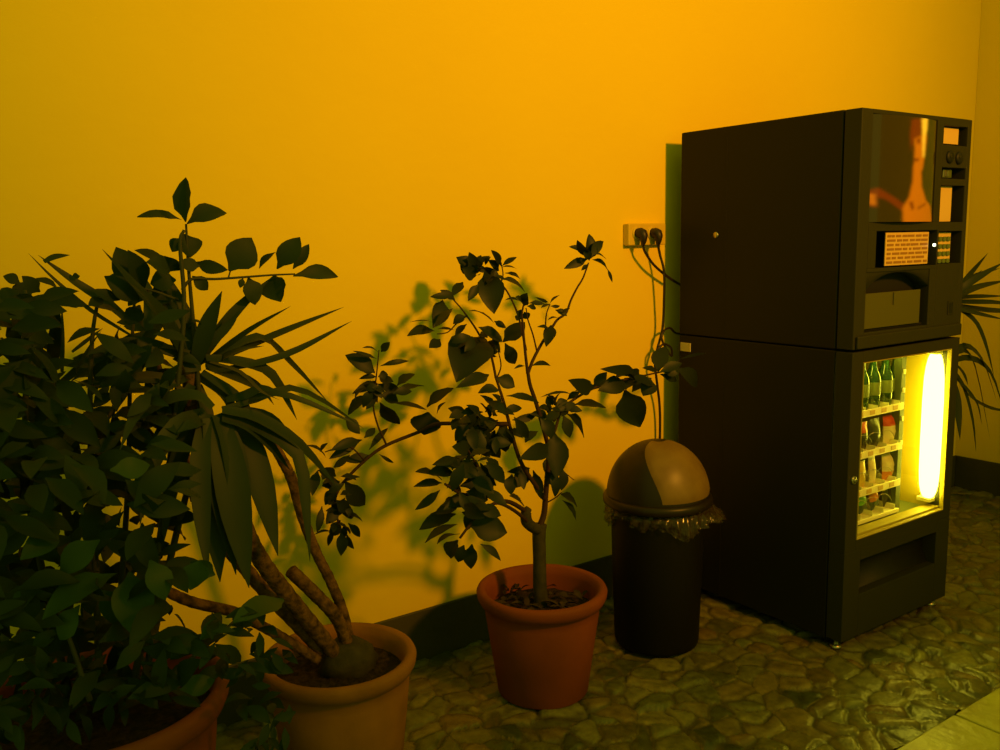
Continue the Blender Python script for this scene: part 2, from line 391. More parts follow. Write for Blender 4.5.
# goods
def bottle(px, label):
    c = P(px, 405, 1.735); c.z = shelf_z[0]
    o = thing('bottle', c, label, 'bottle', 'green bottles on the top shelf')
    b = MB(); b.lathe([(0, .0005), (.024, .0005), (.027, .005), (.027, .095), (.024, .112), (.014, .135), (.0115, .15), (.0115, .176), (.013, .178), (.013, .184), (0, .184)], 20, c); b.build('body', M['bottle'], o)
    b = MB(); b.lathe([(.0274, .045), (.0276, .046), (.0276, .088), (.0274, .089)], 20, c); b.build('paper_label', M['bottle_label'], o)
    b = MB(); b.lathe([(.0142, .1765), (.0142, .186), (.012, .1875), (0, .1875)], 16, c); b.build('cap', M['cap'], o)
for px, l in ((860, 'green glass bottle nearest the window frame, top shelf'), (871.5, 'green glass bottle second from left on the lit top shelf'), (883.5, 'green glass bottle third from left on the lit top shelf'), (894.5, 'green glass bottle at right end of top shelf')):
    bottle(px, l)
def bag(name, px, zi, w, h, th, cols, label, group, Y=1.725, tilt=0., lean=.05):
    z = shelf_z[zi]; c = P(px, (0, 440, 478, 512)[zi], Y); c.z = z
    b = MB(); nx, nz = 10, 14; vs = []
    for sgn in (-1, 1):
        for j in range(nz+1):
            for i in range(nx+1):
                u = i/nx*2-1; v = j/nz
                puff = (max(0, 1-abs(u)**2.5)**.6)*(max(0, math.sin(math.pi*min(1, max(0, (v-.06)/.88))))**.55)
                x = u*w/2*(1-.10*math.sin(math.pi*v)); y = sgn*th/2*puff*(1+R(-.10, .10)); zz = v*h
                if sgn > 0 and (i in (0, nx) or j in (0, nz)): y = .0006
                xr = x*math.cos(tilt)+zz*math.sin(tilt)*-1; zr = zz*math.cos(tilt)+x*math.sin(tilt)
                vs.append((c.x+xr, c.y+y+lean*zz, c.z+zr+abs(math.sin(tilt))*w/2+.001))
    fs = []; mi = []; N = (nx+1)*(nz+1)
    for s_ in (0, 1):
        for j in range(nz):
            for i in range(nx):
                o = s_*N+j*(nx+1)+i; q = [o, o+1, o+nx+2, o+nx+1]
                b.add([], [], 0)
                b.f.append(q if s_ == 0 else q[::-1]); v = (j+.5)/nz
                b.m.append(min(len(cols)-1, int((v if len(cols) < 3 else v*.999)*len(cols)))); b.sm.append(True)
    b.v = vs
    o = b.build(name, cols, None)
    me = o.data; me.transform(Matrix.Translation(-c)); o.location = c
    return tag(o, label, 'snack', group)
fd = foil('dark_foil', (.03, .03, .012)); fw = foil('cream_foil', (.7, .62, .36)); fr = foil('red_foil', (.5, .05, .01)); fo = foil('orange_foil', (.6, .20, .02)); fy = foil('yellow_foil', (.6, .45, .05)); fg = foil('green_foil', (.14, .42, .03)); fb = foil('blue_dark_foil', (.02, .05, .05))
g2, g3, g4 = 'snack bags on the second shelf', 'snacks on the third shelf', 'snacks on the bottom shelf'
bag('snack_bag', 862, 1, .066, .095, .03, [fd, fd, fr], 'dark snack bag with red top at left of second shelf', g2)
bag('snack_bag', 874, 1, .066, .098, .034, [fd, fd], 'all-dark snack bag in middle of the second shelf', g2)
bag('snack_bag', 889, 1, .074, .100, .036, [fw, fw, fr], 'cream snack bag with red top on second shelf', g2)
bag('snack_bar', 861, 2, .050, .090, .024, [fy, fy], 'yellow wrapped snack at left of third shelf', g3)
bag('snack_bar', 872.5, 2, .040, .095, .022, [fw, fw], 'slim cream wrapped snack bar on third shelf', g3, tilt=.05)
bag('snack_bag', 888, 2, .078, .092, .034, [fo, fw, fw], 'orange and white snack bag on the third shelf', g3)
bag('snack_bag', 863, 3, .050, .092, .026, [fb, fg, fg], 'green and dark snack bag at left of bottom shelf', g4, tilt=.28)
bag('snack_bag', 875, 3, .050, .092, .026, [fb, fo, fo], 'orange and dark snack bag on the bottom shelf', g4, tilt=.28)
bag('snack_bag', 887, 3, .050, .095, .026, [fd, fd, fy], 'dark snack bag with yellow top on bottom shelf', g4, tilt=.28)

# hot drinks machine ------------------------------------------------
hot = thing('coffee_vending_machine', ((X0+X1)/2, (YF+YB)/2, HS), 'dark upper drinks machine with portrait poster, keypad and cup niche, stacked on snack machine', 'vending machine')
b = MB(); b.box(X0, X1, YF+.062, YB, HS+.002, HT, .004)
b.box(X0-.001, X0+.002, 2.128, 2.132, HS+.02, HT-.02, .0005)
b.build('cabinet', M['body'], hot)
px0, px1, pz0, pz1 = 2.532, 2.893, 1.379, 1.702
nx0, nx1, nz0, nz1 = 2.530, 2.890, 1.040, 1.222
b = MB(); y0, y1 = YF, YF+.058
lx0, lx1, lz0, lz1 = 2.575, 2.925, 1.238, 1.352   # recess of the price list
rx0, rx1 = 2.932, 3.082
holes_r = [(1.628, 1.690), (1.520, 1.556), (1.378, 1.498), (1.240, 1.348)]
# left column pieces around the holes
b.box(X0, px0, y0, y1, HS+.004, HT-.001, .003)
b.box(px0-.0005, px1+.0005, y0, y1, pz1, HT-.001, .002)
b.box(px0-.0005, rx0, y0, y1, lz1, pz0, .002); b.box(px0-.0005, lx0, y0, y1, lz0, lz1+.001, .001)
b.box(px0-.0005, rx0, y0, y1, nz1+.004, lz0, .002); b.box(px0-.0005, nx1, y0, y1, HS+.004, nz0, .003)
b.box(nx1, rx0, y0, y1, HS+.004, nz1+.005, .002); b.box(px1, rx0, y0, y1, pz0-.001, HT-.001, .002)
b.box(lx1, rx0+.0005, y0, y1, lz0-.001, lz1+.001, .001)
b.box(rx1, X1, y0, y1, HS+.004, HT-.001, .003)
zt = HT-.001
for a, c in holes_r: b.box(rx0-.0005, rx1+.0005, y0, y1, c, zt, .0015); zt = a
b.box(rx0-.0005, rx1+.0005, y0, y1, HS+.004, zt, .0015)
# bottom lip
b.box(X0+.01, X1-.01, YF-.010, YF-.0005, HS+.006, HS+.046, .004)
b.build('door', M['front'], hot)
b = MB()
b.box(px0+.001, rx1-.001, YF+.0585, YF+.061, HS+.02, HT-.01, 0)
b.build('recess_backing', M['darkgap'], hot)
# poster: gently bulged glossy panel
def bulge(x): u = (x-px0)/(px1-px0); return YF+.004-.022*math.sin(math.pi*u)**.8
def inpoly(x, z, pl):
    c = False; j = len(pl)-1
    for i in range(len(pl)):
        xi, zi = pl[i]; xj, zj = pl[j]
        if (zi > z) != (zj > z) and x < (xj-xi)*(z-zi)/(zj-zi)+xi: c = not c
        j = i
    return c
def cr(pts): 
    o = []
    for a, c in pts:
        q = P(860+a/5.767, 100+c/5.767, YF-.01); o.append((q.x, q.z))
    return o
shapes = [(4, cr([(385, 90), (440, 90), (440, 620), (415, 612), (370, 560), (350, 480), (365, 330)])),
          (1, cr([(285, 110), (352, 105), (352, 215), (300, 225), (280, 300), (275, 200)])),
          (1, cr([(75, 520), (112, 505), (240, 600), (225, 640), (150, 575), (108, 560), (106, 622), (72, 610)])),
          (2, cr([(76, 540), (100, 545), (100, 610), (76, 600)])),
          (2, cr([(300, 225), (345, 205), (352, 330), (345, 400), (350, 500), (382, 580), (417, 610), (440, 715), (235, 715), (232, 625), (270, 560), (288, 480), (296, 380), (303, 300)])),
          (1, cr([(315, 225), (342, 218), (338, 250), (318, 255)])), (1, cr([(300, 340), (330, 335), (330, 352), (302, 356)])),
          (1, cr([(270, 590), (290, 585), (300, 625), (285, 640)])),
          (1, cr([(322, 622), (380, 594), (384, 602), (326, 632)])),
          (2, cr([(345, 200), (385, 200), (372, 300), (352, 410), (343, 400)])),
          (3, cr([(348, 108), (386, 104), (384, 170), (374, 205), (366, 330), (354, 330), (352, 205)]))]  # pale streak: a lamp highlight painted into the poster colours
NX, NZ = 110, 120
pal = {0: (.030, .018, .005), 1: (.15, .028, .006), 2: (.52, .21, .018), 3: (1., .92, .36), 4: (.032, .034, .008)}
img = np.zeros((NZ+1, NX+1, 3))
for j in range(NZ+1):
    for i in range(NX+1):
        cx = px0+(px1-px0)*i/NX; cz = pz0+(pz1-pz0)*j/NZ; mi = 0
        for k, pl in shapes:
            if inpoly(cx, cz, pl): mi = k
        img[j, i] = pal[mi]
for _ in range(3):                                            # ink edges of the print and its painted highlight are soft
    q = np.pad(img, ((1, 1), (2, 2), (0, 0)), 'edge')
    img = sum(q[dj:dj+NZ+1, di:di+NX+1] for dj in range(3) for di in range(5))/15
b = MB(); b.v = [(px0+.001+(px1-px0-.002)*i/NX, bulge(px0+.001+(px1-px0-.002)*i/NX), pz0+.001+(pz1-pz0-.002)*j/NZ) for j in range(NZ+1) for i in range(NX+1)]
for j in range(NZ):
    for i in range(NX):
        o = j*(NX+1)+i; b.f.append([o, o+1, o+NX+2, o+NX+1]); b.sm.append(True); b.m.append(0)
M['print'] = mat('glossy_portrait_print_with_highlight', (.1, .05, .02), .12, spec=.5, coat=.4)
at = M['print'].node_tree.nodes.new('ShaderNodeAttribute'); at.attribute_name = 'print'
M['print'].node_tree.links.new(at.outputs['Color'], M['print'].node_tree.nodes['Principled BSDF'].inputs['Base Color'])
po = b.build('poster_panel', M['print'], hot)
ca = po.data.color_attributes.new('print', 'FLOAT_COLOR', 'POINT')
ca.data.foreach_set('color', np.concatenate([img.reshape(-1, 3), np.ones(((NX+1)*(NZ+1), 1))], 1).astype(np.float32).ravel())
for z in (pz0+.0002, pz1-.0012):
    b = MB(); pts = []
    for i in range(21): x = px0+.001+(px1-px0-.002)*i/20; pts.append((x, bulge(x), z))
    b.add([q for p in pts for q in (p, (p[0], YF+.05, z))], [[2*i, 2*i+2, 2*i+3, 2*i+1] for i in range(20)], 0)
    b.build('poster_edge', M['front'], hot)
# price list card
b = MB(); cx0, cx1, cz0, cz1 = 2.642, 2.890, 1.243, 1.347
b.box(cx0, cx1, YF+.010, YF+.014, cz0, cz1, .001, 0)
for k in range(7):
    z = cz1-.011-k*.0138; xa = cx0+.008
    while xa < cx1-.02:
        w = R(.012, .05); w = min(w, cx1-.008-xa); b.box(xa, xa+w, YF+.0085, YF+.0102, z-.0036, z+.0036, 0, 1); xa += w+R(.004, .012)
b.build('price_list', [M['pale'], M['ink']], hot)
b = MB(); b.tube([(2.906, YF+.002, 1.304), (2.906, YF-.004, 1.304), (2.906, YF-.005, 1.304)], [.005, .005, .003], 12); b.build('indicator_light', M['led'], hot)
# right column
b = MB(); b.box(2.938, 3.052, YF+.016, YF+.022, 1.634, 1.686, .001); b.build('display', M['pale'], hot)
b = MB()
for bx, bz in ((2.972, 1.590), (3.030, 1.588)):
    b = MB(); c = V((bx, YF, bz)); b.tube([c+V((0, .004, 0)), c+V((0, -.004, 0)), c+V((0, -.008, 0)), c+V((0, -.0085, 0))], [.021, .021, .016, .003], 20)
    bt = b.build('push_button', M['black'], hot)
    b = MB(); b.tube([c+V((-.006, -.0084, .004)), c+V((-.006, -.0095, .004)), c+V((-.006, -.0096, .004))], [.006, .006, .003], 10); b.build('button_cap', M['front'], bt)
b = MB(); b.box(2.975, 3.030, YF+.02, YF+.03, 1.524, 1.552, .002); b.box(2.990, 2.998, YF+.012, YF+.02, 1.528, 1.548, .001); b.build('coin_slot', M['metal'], hot)
b = MB(); b.box(2.938, 3.030, YF+.016, YF+.022, 1.380, 1.496, .001); b.build('instruction_card', M['pale'], hot)
b = MB(); b.box(2.940, 3.038, YF+.016, YF+.022, 1.244, 1.344, .001); kp = b.build('keypad', M['pale'], hot)
for i in range(3):
    for j in range(4):
        b = MB(); x = 2.958+i*.026; z = 1.330-j*.0245; b.box(x, x+.017, YF+.010, YF+.0165, z-.015, z, .002); b.build('key', M['green_key'], kp)
# cup niche with arched hood
b = MB(); vs = []
n = 20
for i in range(n+1):
    x = nx0+(nx1-nx0)*i/n; u = i/n*2-1; z = nz1-.052*abs(u)**2.4
    vs += [(x, YF+.004, z), (x, YF+.004, nz1+.006), (x, YF+.05, z)]
fs = []
for i in range(n): o = i*3; fs += [[o, o+3, o+4, o+1], [o, o+2, o+5, o+3]]
b.add(vs, fs, 0, True); b.build('niche_hood', M['front'], hot)
M['niche'] = mat('olive_niche_plastic', (.075, .072, .012), .35)
b = MB(); b.box(nx0+.002, nx1-.030, YF+.012, YF+.016, nz0+.009, 1.160, .001); b.box(2.700, 2.706, YF+.008, YF+.012, 1.118, 1.158, .001); cd_ = b.build('cup_door', M['niche'], hot)
b = MB(); b.box(nx0+.001, nx1-.001, YF+.05, YF+.056, nz0+.001, nz1, 0); b.box(nx0+.001, nx1-.001, YF+.02, YF+.05, nz0+.001, nz0+.008, .001)
b.build('cup_bay', M['darkgap'], hot)
b = MB(); b.box(3.012, 3.046, YF-.003, YF-.0002, 1.066, 1.114, .002, 0); b.box(3.018, 3.040, YF-.0042, YF-.0028, 1.072, 1.108, .001, 1); b.build('return_slot', [M['front'], M['black']], hot)
b = MB(); c = V((X0, 2.174, 1.35)); b.tube([c+V((.001, 0, 0)), c+V((-.003, 0, 0)), c+V((-.005, 0, 0))], [.011, .011, .006], 14); b.build('side_lock', M['metal'], hot)['label'] = 'small pale round lock on the side'

# ================================================================== SOCKET AND CABLES
sk = thing('wall_socket', (2.33, WY, 1.352), 'ivory double wall socket on the yellow wall left of machines', 'socket')
sx0 = P(623, 233, WY).x; sx1 = P(660, 233, WY).x; sz0, sz1 = 1.318, 1.396
b = MB(); b.box(sx0, sx1, WY-.030, WY-.0005, sz0, sz1, .004); b.build('socket_box', M['socket'], sk)
plugs = [P(640, 233, WY-.045), P(655, 233, WY-.045)]
for p in plugs:
    b = MB(); b.lathe([(.024, 0), (.024, .004), (.018, .005)], 20); o = b.build('outlet_ring', M['socket'], sk)
    o.data.transform(Matrix.Translation(V((p.x, WY-.030, p.z)))@Matrix.Rotation(math.pi/2, 4, 'X'))
def cable(pxs, plug, label):
    o = thing('power_cable', plug, label, 'cable', 'machine power cables')
    b = MB(); c = plug
    b.tube([c+V((0, .010, 0)), c+V((0, -.004, 0)), c+V((0, -.014, -.003)), c+V((0.001, -.018, -.012)), c+V((.002, -.016, -.03)), c+V((.003, -.012, -.045))], [.017, .019, .018, .015, .011, .006], 14)
    b.build('plug', M['cable'], o)
    pts = [c+V((.002, -.013, -.042))]+[P(*q) for q in pxs]
    b = MB(); b.tube(smooth_path(pts, 8), .0048, 8); b.build('cord', M['cable'], o)
cable([(645, 252, 2.37), (654, 265, 2.375), (668, 277, 2.38), (681, 285, 2.385), (692, 290, 2.39)], plugs[0], 'short dark power cable from left plug running behind the drinks machine')
cable([(660, 255, 2.37), (664, 272, 2.365), (664, 300, 2.375), (662.5, 328, 2.385), (657, 350, 2.385), (655, 364, 2.38), (657, 383, 2.385), (659.5, 405, 2.395), (660, 430, 2.40), (659, 470, 2.402), (660, 520, 2.40), (672, 560, 2.39)], plugs[1], 'long dark power cable from right plug hanging down behind the bin')
b = MB(); pts = smooth_path([P(q[0], q[1], q[2]) for q in ((655, 362, 2.372), (658, 350, 2.362), (664, 344, 2.362), (671, 348, 2.36), (671, 356, 2.365), (662, 340, 2.37), (664, 331, 2.375), (670, 328, 2.38), (676, 333, 2.385), (688, 334, 2.39))], 8)
b.tube(pts, .0042, 8); tag(b.build('spare_cord', M['cable']), 'looped dark cord tangled at the machine back above the bin', 'cable')

# ================================================================== BIN
BX, BY = 2.07, 2.05
bn = thing('trash_bin', (BX, BY, 0), 'black round swing-lid trash bin with domed lid, between orange pot and machines', 'trash bin')
b = MB(); b.lathe([(0, .004), (.125, .004), (.136, .008), (.140, .02), (.148, .26), (.152, .475), (.150, .493), (.146, .493), (.142, .42), (.136, .03), (0, .03)], 56, (BX, BY, 0)); b.build('body', M['bin'], bn)
b = MB(); b.lathe([(.1525, .484), (.172, .484), (.178, .489), (.179, .503), (.175, .512), (.166, .515), (.160, .513), (.1535, .490)], 56, (BX, BY, 0)); b.build('rim', M['binlid'], bn)
RD, ZD = .166, .512; HD = .182
va = math.atan2(-BY, -BX)                                   # azimuth facing the viewer's side of the room
fa0, fa1 = va+.10, va+1.72                                    # swing flap sector
n = 72; m_ = 20
b = MB(); c = MB()
def dp(a, e, k=1.): return (BX+RD*k*math.cos(e)*math.cos(a), BY+RD*k*math.cos(e)*math.sin(a), ZD+HD*k*math.sin(e))
b.lathe([(RD*math.cos(i/m_*math.pi/2), HD*math.sin(i/m_*math.pi/2)) for i in range(m_+1)], n, (BX, BY, ZD))
b.build('lid_dome', M['binlid'], bn)
gr = []; NA, NE = 24, 18
for j in range(NE+1):
    for i in range(NA+1):
        e = .06+(1.42-.06)*j/NE; f0 = fa0-.95*(j/NE)**1.4; a = f0+(fa1-f0)*i/NA
        gr.append(dp(a, e, 1.022 if 0 < i < NA and 0 < j < NE else 1.004))
c.add(gr, [[j*(NA+1)+i, j*(NA+1)+i+1, (j+1)*(NA+1)+i+1, (j+1)*(NA+1)+i] for j in range(NE) for i in range(NA)], 0, True)
c.build('swing_flap', M['flap'], bn)['label'] = 'tan swing flap'
# bag liner
b = MB(); n = 150; rows = 10; vs = []; ph = [R(0, 6.28) for _ in range(6)]
for j in range(rows):
    t = j/(rows-1)
    for k in range(n):
        a = 2*math.pi*k/n
        fl = .5+.5*math.sin(9*a+ph[0])*math.sin(4*a+ph[1]); cr_ = .008*math.sin(31*a+ph[2]+3*t)+.004*math.sin(53*a+ph[3]-4*t)+R(-.006, .006)
        away = max(0, math.cos(a-(va+1.45)))**4
        r = .156+.010*math.sin(math.pi*t)+t*.012*fl+cr_*(.3+t)+away*t*.045
        z = .482-t*(.050+.016*math.sin(3*a+ph[4])+.014*math.sin(7*a+ph[5]))
        vs.append((BX+r*math.cos(a), BY+r*math.sin(a), z))
b.add(vs, [[j*n+k, j*n+(k+1) % n, (j+1)*n+(k+1) % n, (j+1)*n+k] for j in range(rows-1) for k in range(n)], 0, True)
o = b.build('bin_liner', M['liner']); tag(o, 'crinkled clear plastic bag hanging out under the bin lid', 'bag')

# ================================================================== POTS
def pot(parent, c, r, h, base, lip, m, soil_drop=.05):
    b = MB()
    b.lathe([(0, .002), (base-.004, .002), (base, .006), (base+(r-base)*.72*.80, h*.76), (r-.030, h-lip*1.02), (r-.026, h-lip*.98), (r-.010, h-lip*.86), (r-.002, h-lip*.55), (r, h-lip*.25), (r-.004, h-.004), (r-.014, h), (r-.026, h-.006), (r-.034, h-.03), (r-.042, h*.55), (base-.02, .03), (0, .03)], 72, (c[0], c[1], 0))
    o = b.build('pot', m, parent)
    z = h-soil_drop; rr = r-.036; n = 40; vs = [(c[0], c[1], z+.008)]
    for j in range(1, 11):
        for k in range(n):
            a = 2*math.pi*k/n; q = rr*j/10
            vs.append((c[0]+q*math.cos(a), c[1]+q*math.sin(a), z+(.010*(1-j/10)+R(-.004, .006) if j < 10 else -.004)))
    fs = [[0, 1+k, 1+(k+1) % n] for k in range(n)]+[[1+(j-1)*n+k, 1+j*n+k, 1+j*n+(k+1) % n, 1+(j-1)*n+(k+1) % n] for j in range(1, 10) for k in range(n)]
    b = MB(); b.add(vs, fs, 0, True); b.build('soil', M['soil'], parent)
    return z

def twigs(mb, pxs, Y, r0, r1, mi=0, n=5):
    """pxs: list of (px, py[, depth offset])"""
    pts = [P(q[0], q[1], Y+(q[2] if len(q) > 2 else 0)) for q in pxs]
    path = smooth_path(pts, n); N = len(path)
    mb.tube(path, [r0+(r1-r0)*i/(N-1) for i in range(N)], 7, mi)
def leaves(mb, data, Y, dj=.045, mi=0, sag=.08, scale=1.):
    for d in data:
        bx, by, tx, ty, w = d[:5]
        y0 = Y+R(-dj, dj); base = P(bx, by, y0)
        ppm = FOC/((base-CAM).dot(FW)); L = math.hypot(tx-bx, ty-by)/ppm
        tip = P(tx, ty, y0+R(-.55, .35)*L)
        leaf(mb, base, tip, 1.25*w/ppm*scale, sag=R(.02, sag*1.6), fold=R(.1, .45), mi=mi)

# ================================================================== CENTRE TREE
CX, CY = 1.566, 2.026
tree = thing('potted_citrus_tree', (CX, CY, 0), 'small dark-leaved tree in orange terracotta pot, left of the trash bin', 'potted tree')
sz = pot(tree, (CX, CY), .195, .327, .136, .05, M['terra'], .07)
b = MB()
for k in range(46):
    a = R(0, 6.28); q = .14*math.sqrt(R(0.02, 1)); p0 = V((CX+q*math.cos(a), CY+q*math.sin(a), sz+.008+R(.002, .012)))
    d = V((R(-1, 1), R(-1, 1), R(-.05, .35))).normalized()*R(.03, .06)
    leaf(b, p0, p0+d, R(.012, .024), face=V((R(-.6, .6), R(-.6, .6), 1)), fold=R(.1, .8))
b.build('leaf_litter', M['litter'], tree)['kind'] = 'stuff'
b = MB()
T = CY
b.tube(smooth_path([V((CX, CY, sz-.02)), P(540, 590, T), P(539.5, 560, T), P(539, 535, T), P(540, 524, T)], 5), lerp_list([.024, .021, .0195, .020, .021], 21), 12)
b.tube(smooth_path([P(540, 530, T), P(534, 528, T-.01), P(527, 522, T-.02), P(526, 513, T-.025), P(529, 508, T-.03)], 4), lerp_list([.017, .016, .017, .016, .010], 17), 10)
b.build('trunk', M['bark'], tree)
b = MB()
tw = [([(540, 526), (544, 514), (545.5, 498), (547, 480), (548.5, 459), (547, 440)], 0, .012, .0085),
      ([(547, 442), (541, 420), (535, 400), (530, 385), (527.7, 372)], 0, .0085, .0065),
      ([(527.7, 374), (525, 350), (523, 328), (522, 314), (524, 303)], 0, .0058, .003),
      ([(527.7, 374), (533, 360), (542, 343, .01), (550, 331, .02), (557, 320, .03), (566, 313, .05), (571, 300, .06), (577, 288, .07), (583, 278, .08), (588.5, 263, .09)], 0, .0062, .003),
      ([(545, 340, .02), (545.5, 326, .02), (546.5, 314, .02), (550, 304, .03)], 0, .0035, .002),
      ([(537, 352, .01), (533, 335, .0), (528, 320, -.01), (526, 308, -.01)], 0, .0033, .002),
      ([(526, 350), (518, 315, .10), (508, 293, .17), (500, 283, .19), (488, 272, .20)], 0, .0045, .0025),
      ([(500, 285, .19), (503, 275, .19), (501, 262, .20)], 0, .003, .002),
      ([(545, 500), (536, 486, -.02), (525, 470, -.03), (518, 455, -.04), (512, 435, -.05), (507, 415, -.02), (503, 400, .02), (496, 378, .07)], 0, .009, .005),
      ([(496, 378, .07), (491, 355, .12), (484, 343, .15), (476, 329, .17), (467, 316, .18), (460, 307, .19), (452, 298, .19)], 0, .005, .0025),
      ([(467, 316, .18), (458, 322, .18), (448, 332, .19), (437, 334, .19)], 0, .003, .002),
      ([(496, 380, .07), (501, 366, .10), (498, 350, .12)], 0, .003, .002),
      ([(527, 512, -.02), (512, 503, -.06), (498, 500, -.10), (480, 494, -.14), (462, 494, -.17), (445, 484, -.19)], 0, .009, .004),
      ([(530, 524, -.02), (515, 511, -.07), (497, 503, -.12), (484, 511, -.15), (470, 525, -.18), (460, 538, -.19)], 0, .007, .004),
      ([(498, 500, -.10), (484, 478, -.12), (475, 462, -.14), (468, 450, -.15)], 0, .005, .003),
      ([(509, 424, -.05), (490, 424, -.02), (470, 424, .06), (437, 424, .13), (419, 432, .17), (387, 445, .20), (369, 457, .21), (349, 476, .22), (339, 489, .22), (335, 504, .22), (340, 530, .22)], 0, .0085, .004),
      ([(386.5, 445, .20), (382, 435, .20), (378, 426, .20), (373.5, 408, .20), (375, 388, .20), (377, 370, .20), (379, 350, .20)], 0, .004, .002),
      ([(364, 460, .21), (352, 448, .20), (340, 447, .20), (325, 452, .19)], 0, .003, .002),
      ([(548, 445, 0), (555, 430, .0), (562, 410, .01), (576, 398, .03), (594, 388, .05), (613, 382, .06), (637, 377, .08), (656, 373, .09), (675, 369, .10)], 0, .0065, .003),
      ([(546, 503), (555, 498, -.01), (562, 492, -.02)], 0, .003, .002),
      ([(637, 377, .08), (630, 384, .07), (625, 391, .06)], 0, .003, .002),
      ([(547, 470), (560, 470, .02), (574, 480, .03)], 0, .003, .0015)]
for d, dy, r0, r1 in tw: twigs(b, d, T+dy, r0*.8, r1*.8)
b.build('branches', M['twig'], tree)
def c2(l): return [(440+a/5.556, 230+b_/5.556, 440+c_/5.556, 230+d/5.556, w) for a, b_, c_, d, w in l]
L_top = c2([(825, 160, 828, 22, 11), (815, 150, 762, 55, 10), (835, 150, 908, 62, 9), (810, 125, 715, 93, 6), (845, 135, 925, 165, 6), (820, 160, 688, 215, 8), (845, 165, 935, 230, 7), (930, 215, 958, 292, 3), (820, 190, 785, 225, 4), (830, 170, 800, 100, 7), (835, 160, 870, 80, 7)])
L_tc = [(472, 273, 456, 257, 14), (476, 271, 469, 252, 10), (475, 271, 481, 255, 9), (480, 265, 490, 256, 6), (485, 272, 494, 314, 23), (479, 284, 468, 301, 8), (501, 266, 491, 250, 7), (502, 266, 517, 257, 6), (502, 267, 517, 269, 5), (499, 271, 488, 260, 8), (505, 273, 520, 279, 5), (501, 279, 525, 292, 10), (463, 282, 452, 296, 9), (476, 276, 462, 268, 12), (490, 275, 478, 268, 12), (488, 275, 500, 278, 11), (470, 274, 460, 264, 9), (495, 270, 484, 282, 11)]
L_ul = [(451, 296, 430, 297, 7), (443, 300, 433, 328, 16), (453, 308, 435, 327, 10), (432, 322, 410, 322, 2.5), (435, 331, 407, 336, 10), (438, 329, 454, 330, 4), (440, 339, 429, 348, 10), (466, 316, 453, 324, 8), (467, 324, 455, 338, 6), (469, 311, 494, 323, 8), (494, 321, 506, 328, 6), (478, 327, 503, 342, 13), (503, 342, 525, 322, 17), (485, 338, 456, 382, 38), (505, 343, 515, 364, 12), (455, 300, 440, 290, 7), (478, 345, 498, 352, 12), (488, 348, 500, 340, 9), (470, 340, 452, 350, 14)]
L_mc = [(521, 302, 505, 300, 3), (524, 306, 527, 293, 12), (529, 303, 545, 304, 5), (522, 315, 516, 312, 7), (524, 312, 528, 319, 8), (521, 314, 517, 321, 7), (548, 302, 535, 297, 3), (550, 303, 560, 295, 3), (550, 306, 560, 306, 3), (555, 310, 567, 316, 6), (559, 318, 548, 320, 4), (551, 325, 546, 347, 11), (549, 328, 537, 327, 4), (522, 302, 515, 297, 6), (531, 366, 551, 366, 5), (525, 366, 514, 369, 3), (527, 306, 536, 308, 5), (550, 304, 541, 308, 4), (562, 314, 570, 308, 5)]
L_mid = [(489, 375, 456, 388, 12), (496, 378, 515, 387, 13), (500, 391, 478, 393, 10), (492, 394, 502, 403, 8), (506, 396, 539, 403, 7), (574, 395, 541, 397, 4), (465, 410, 448, 408, 8), (466, 414, 449, 418, 9), (478, 425, 462, 450, 14), (490, 428, 475, 452, 14), (470, 425, 455, 441, 13), (500, 425, 506, 452, 14), (495, 430, 490, 453, 11), (490, 420, 480, 403, 10), (497, 416, 493, 401, 10), (480, 418, 466, 405, 10), (482, 420, 464, 430, 13), (498, 420, 482, 438, 14), (514, 417, 528, 438, 10), (538, 431, 525, 443, 8), (548, 444, 519, 459, 15), (552, 430, 556, 479, 20), (540, 418, 552, 439, 12), (553, 405, 547, 396, 8), (556, 408, 567, 400, 8), (556, 408, 575, 403, 8), (550, 412, 538, 408, 9), (556, 408, 560, 393, 7), (560, 410, 545, 425, 9), (480, 430, 466, 462, 13), (470, 432, 458, 452, 12), (503, 412, 522, 408, 8), (512, 420, 538, 413, 7), (548, 418, 530, 414, 8), (470, 420, 483, 412, 11), (460, 418, 452, 430, 10), (485, 412, 498, 406, 9), (490, 438, 500, 458, 12)]
L_rt = [(594, 387, 568, 380, 14), (634, 370, 600, 369, 10), (593, 387, 607, 372, 10), (625, 383, 598, 391, 16), (625, 390, 640, 427, 28), (630, 378, 655, 385, 15), (650, 378, 643, 396, 15), (635, 380, 616, 378, 11), (573, 405, 606, 408, 13), (567, 414, 584, 438, 15), (563, 415, 570, 438, 11), (600, 388, 575, 391, 7), (640, 376, 625, 374, 10), (636, 379, 622, 391, 12), (567, 400, 580, 392, 6), (652, 378, 632, 392, 12)]
L_rt2 = [(658, 372, 666, 346, 15), (680, 359, 707, 353, 5), (676, 368, 697, 387, 14), (660, 374, 677, 381, 7), (660, 372, 682, 363, 9), (656, 371, 642, 368, 6), (664, 372, 678, 374, 8)]
L_low = [(530, 468, 507, 472, 7), (512, 474, 511, 495, 11), (529, 469, 515, 488, 14), (533, 470, 541, 499, 9), (551, 470, 555, 497, 9), (562, 468, 561, 491, 9), (550, 455, 548, 476, 15), (560, 494, 577, 507, 14), (562, 500, 576, 521, 6), (509, 496, 524, 507, 14), (521, 470, 524, 490, 8), (545, 470, 552, 485, 9)]
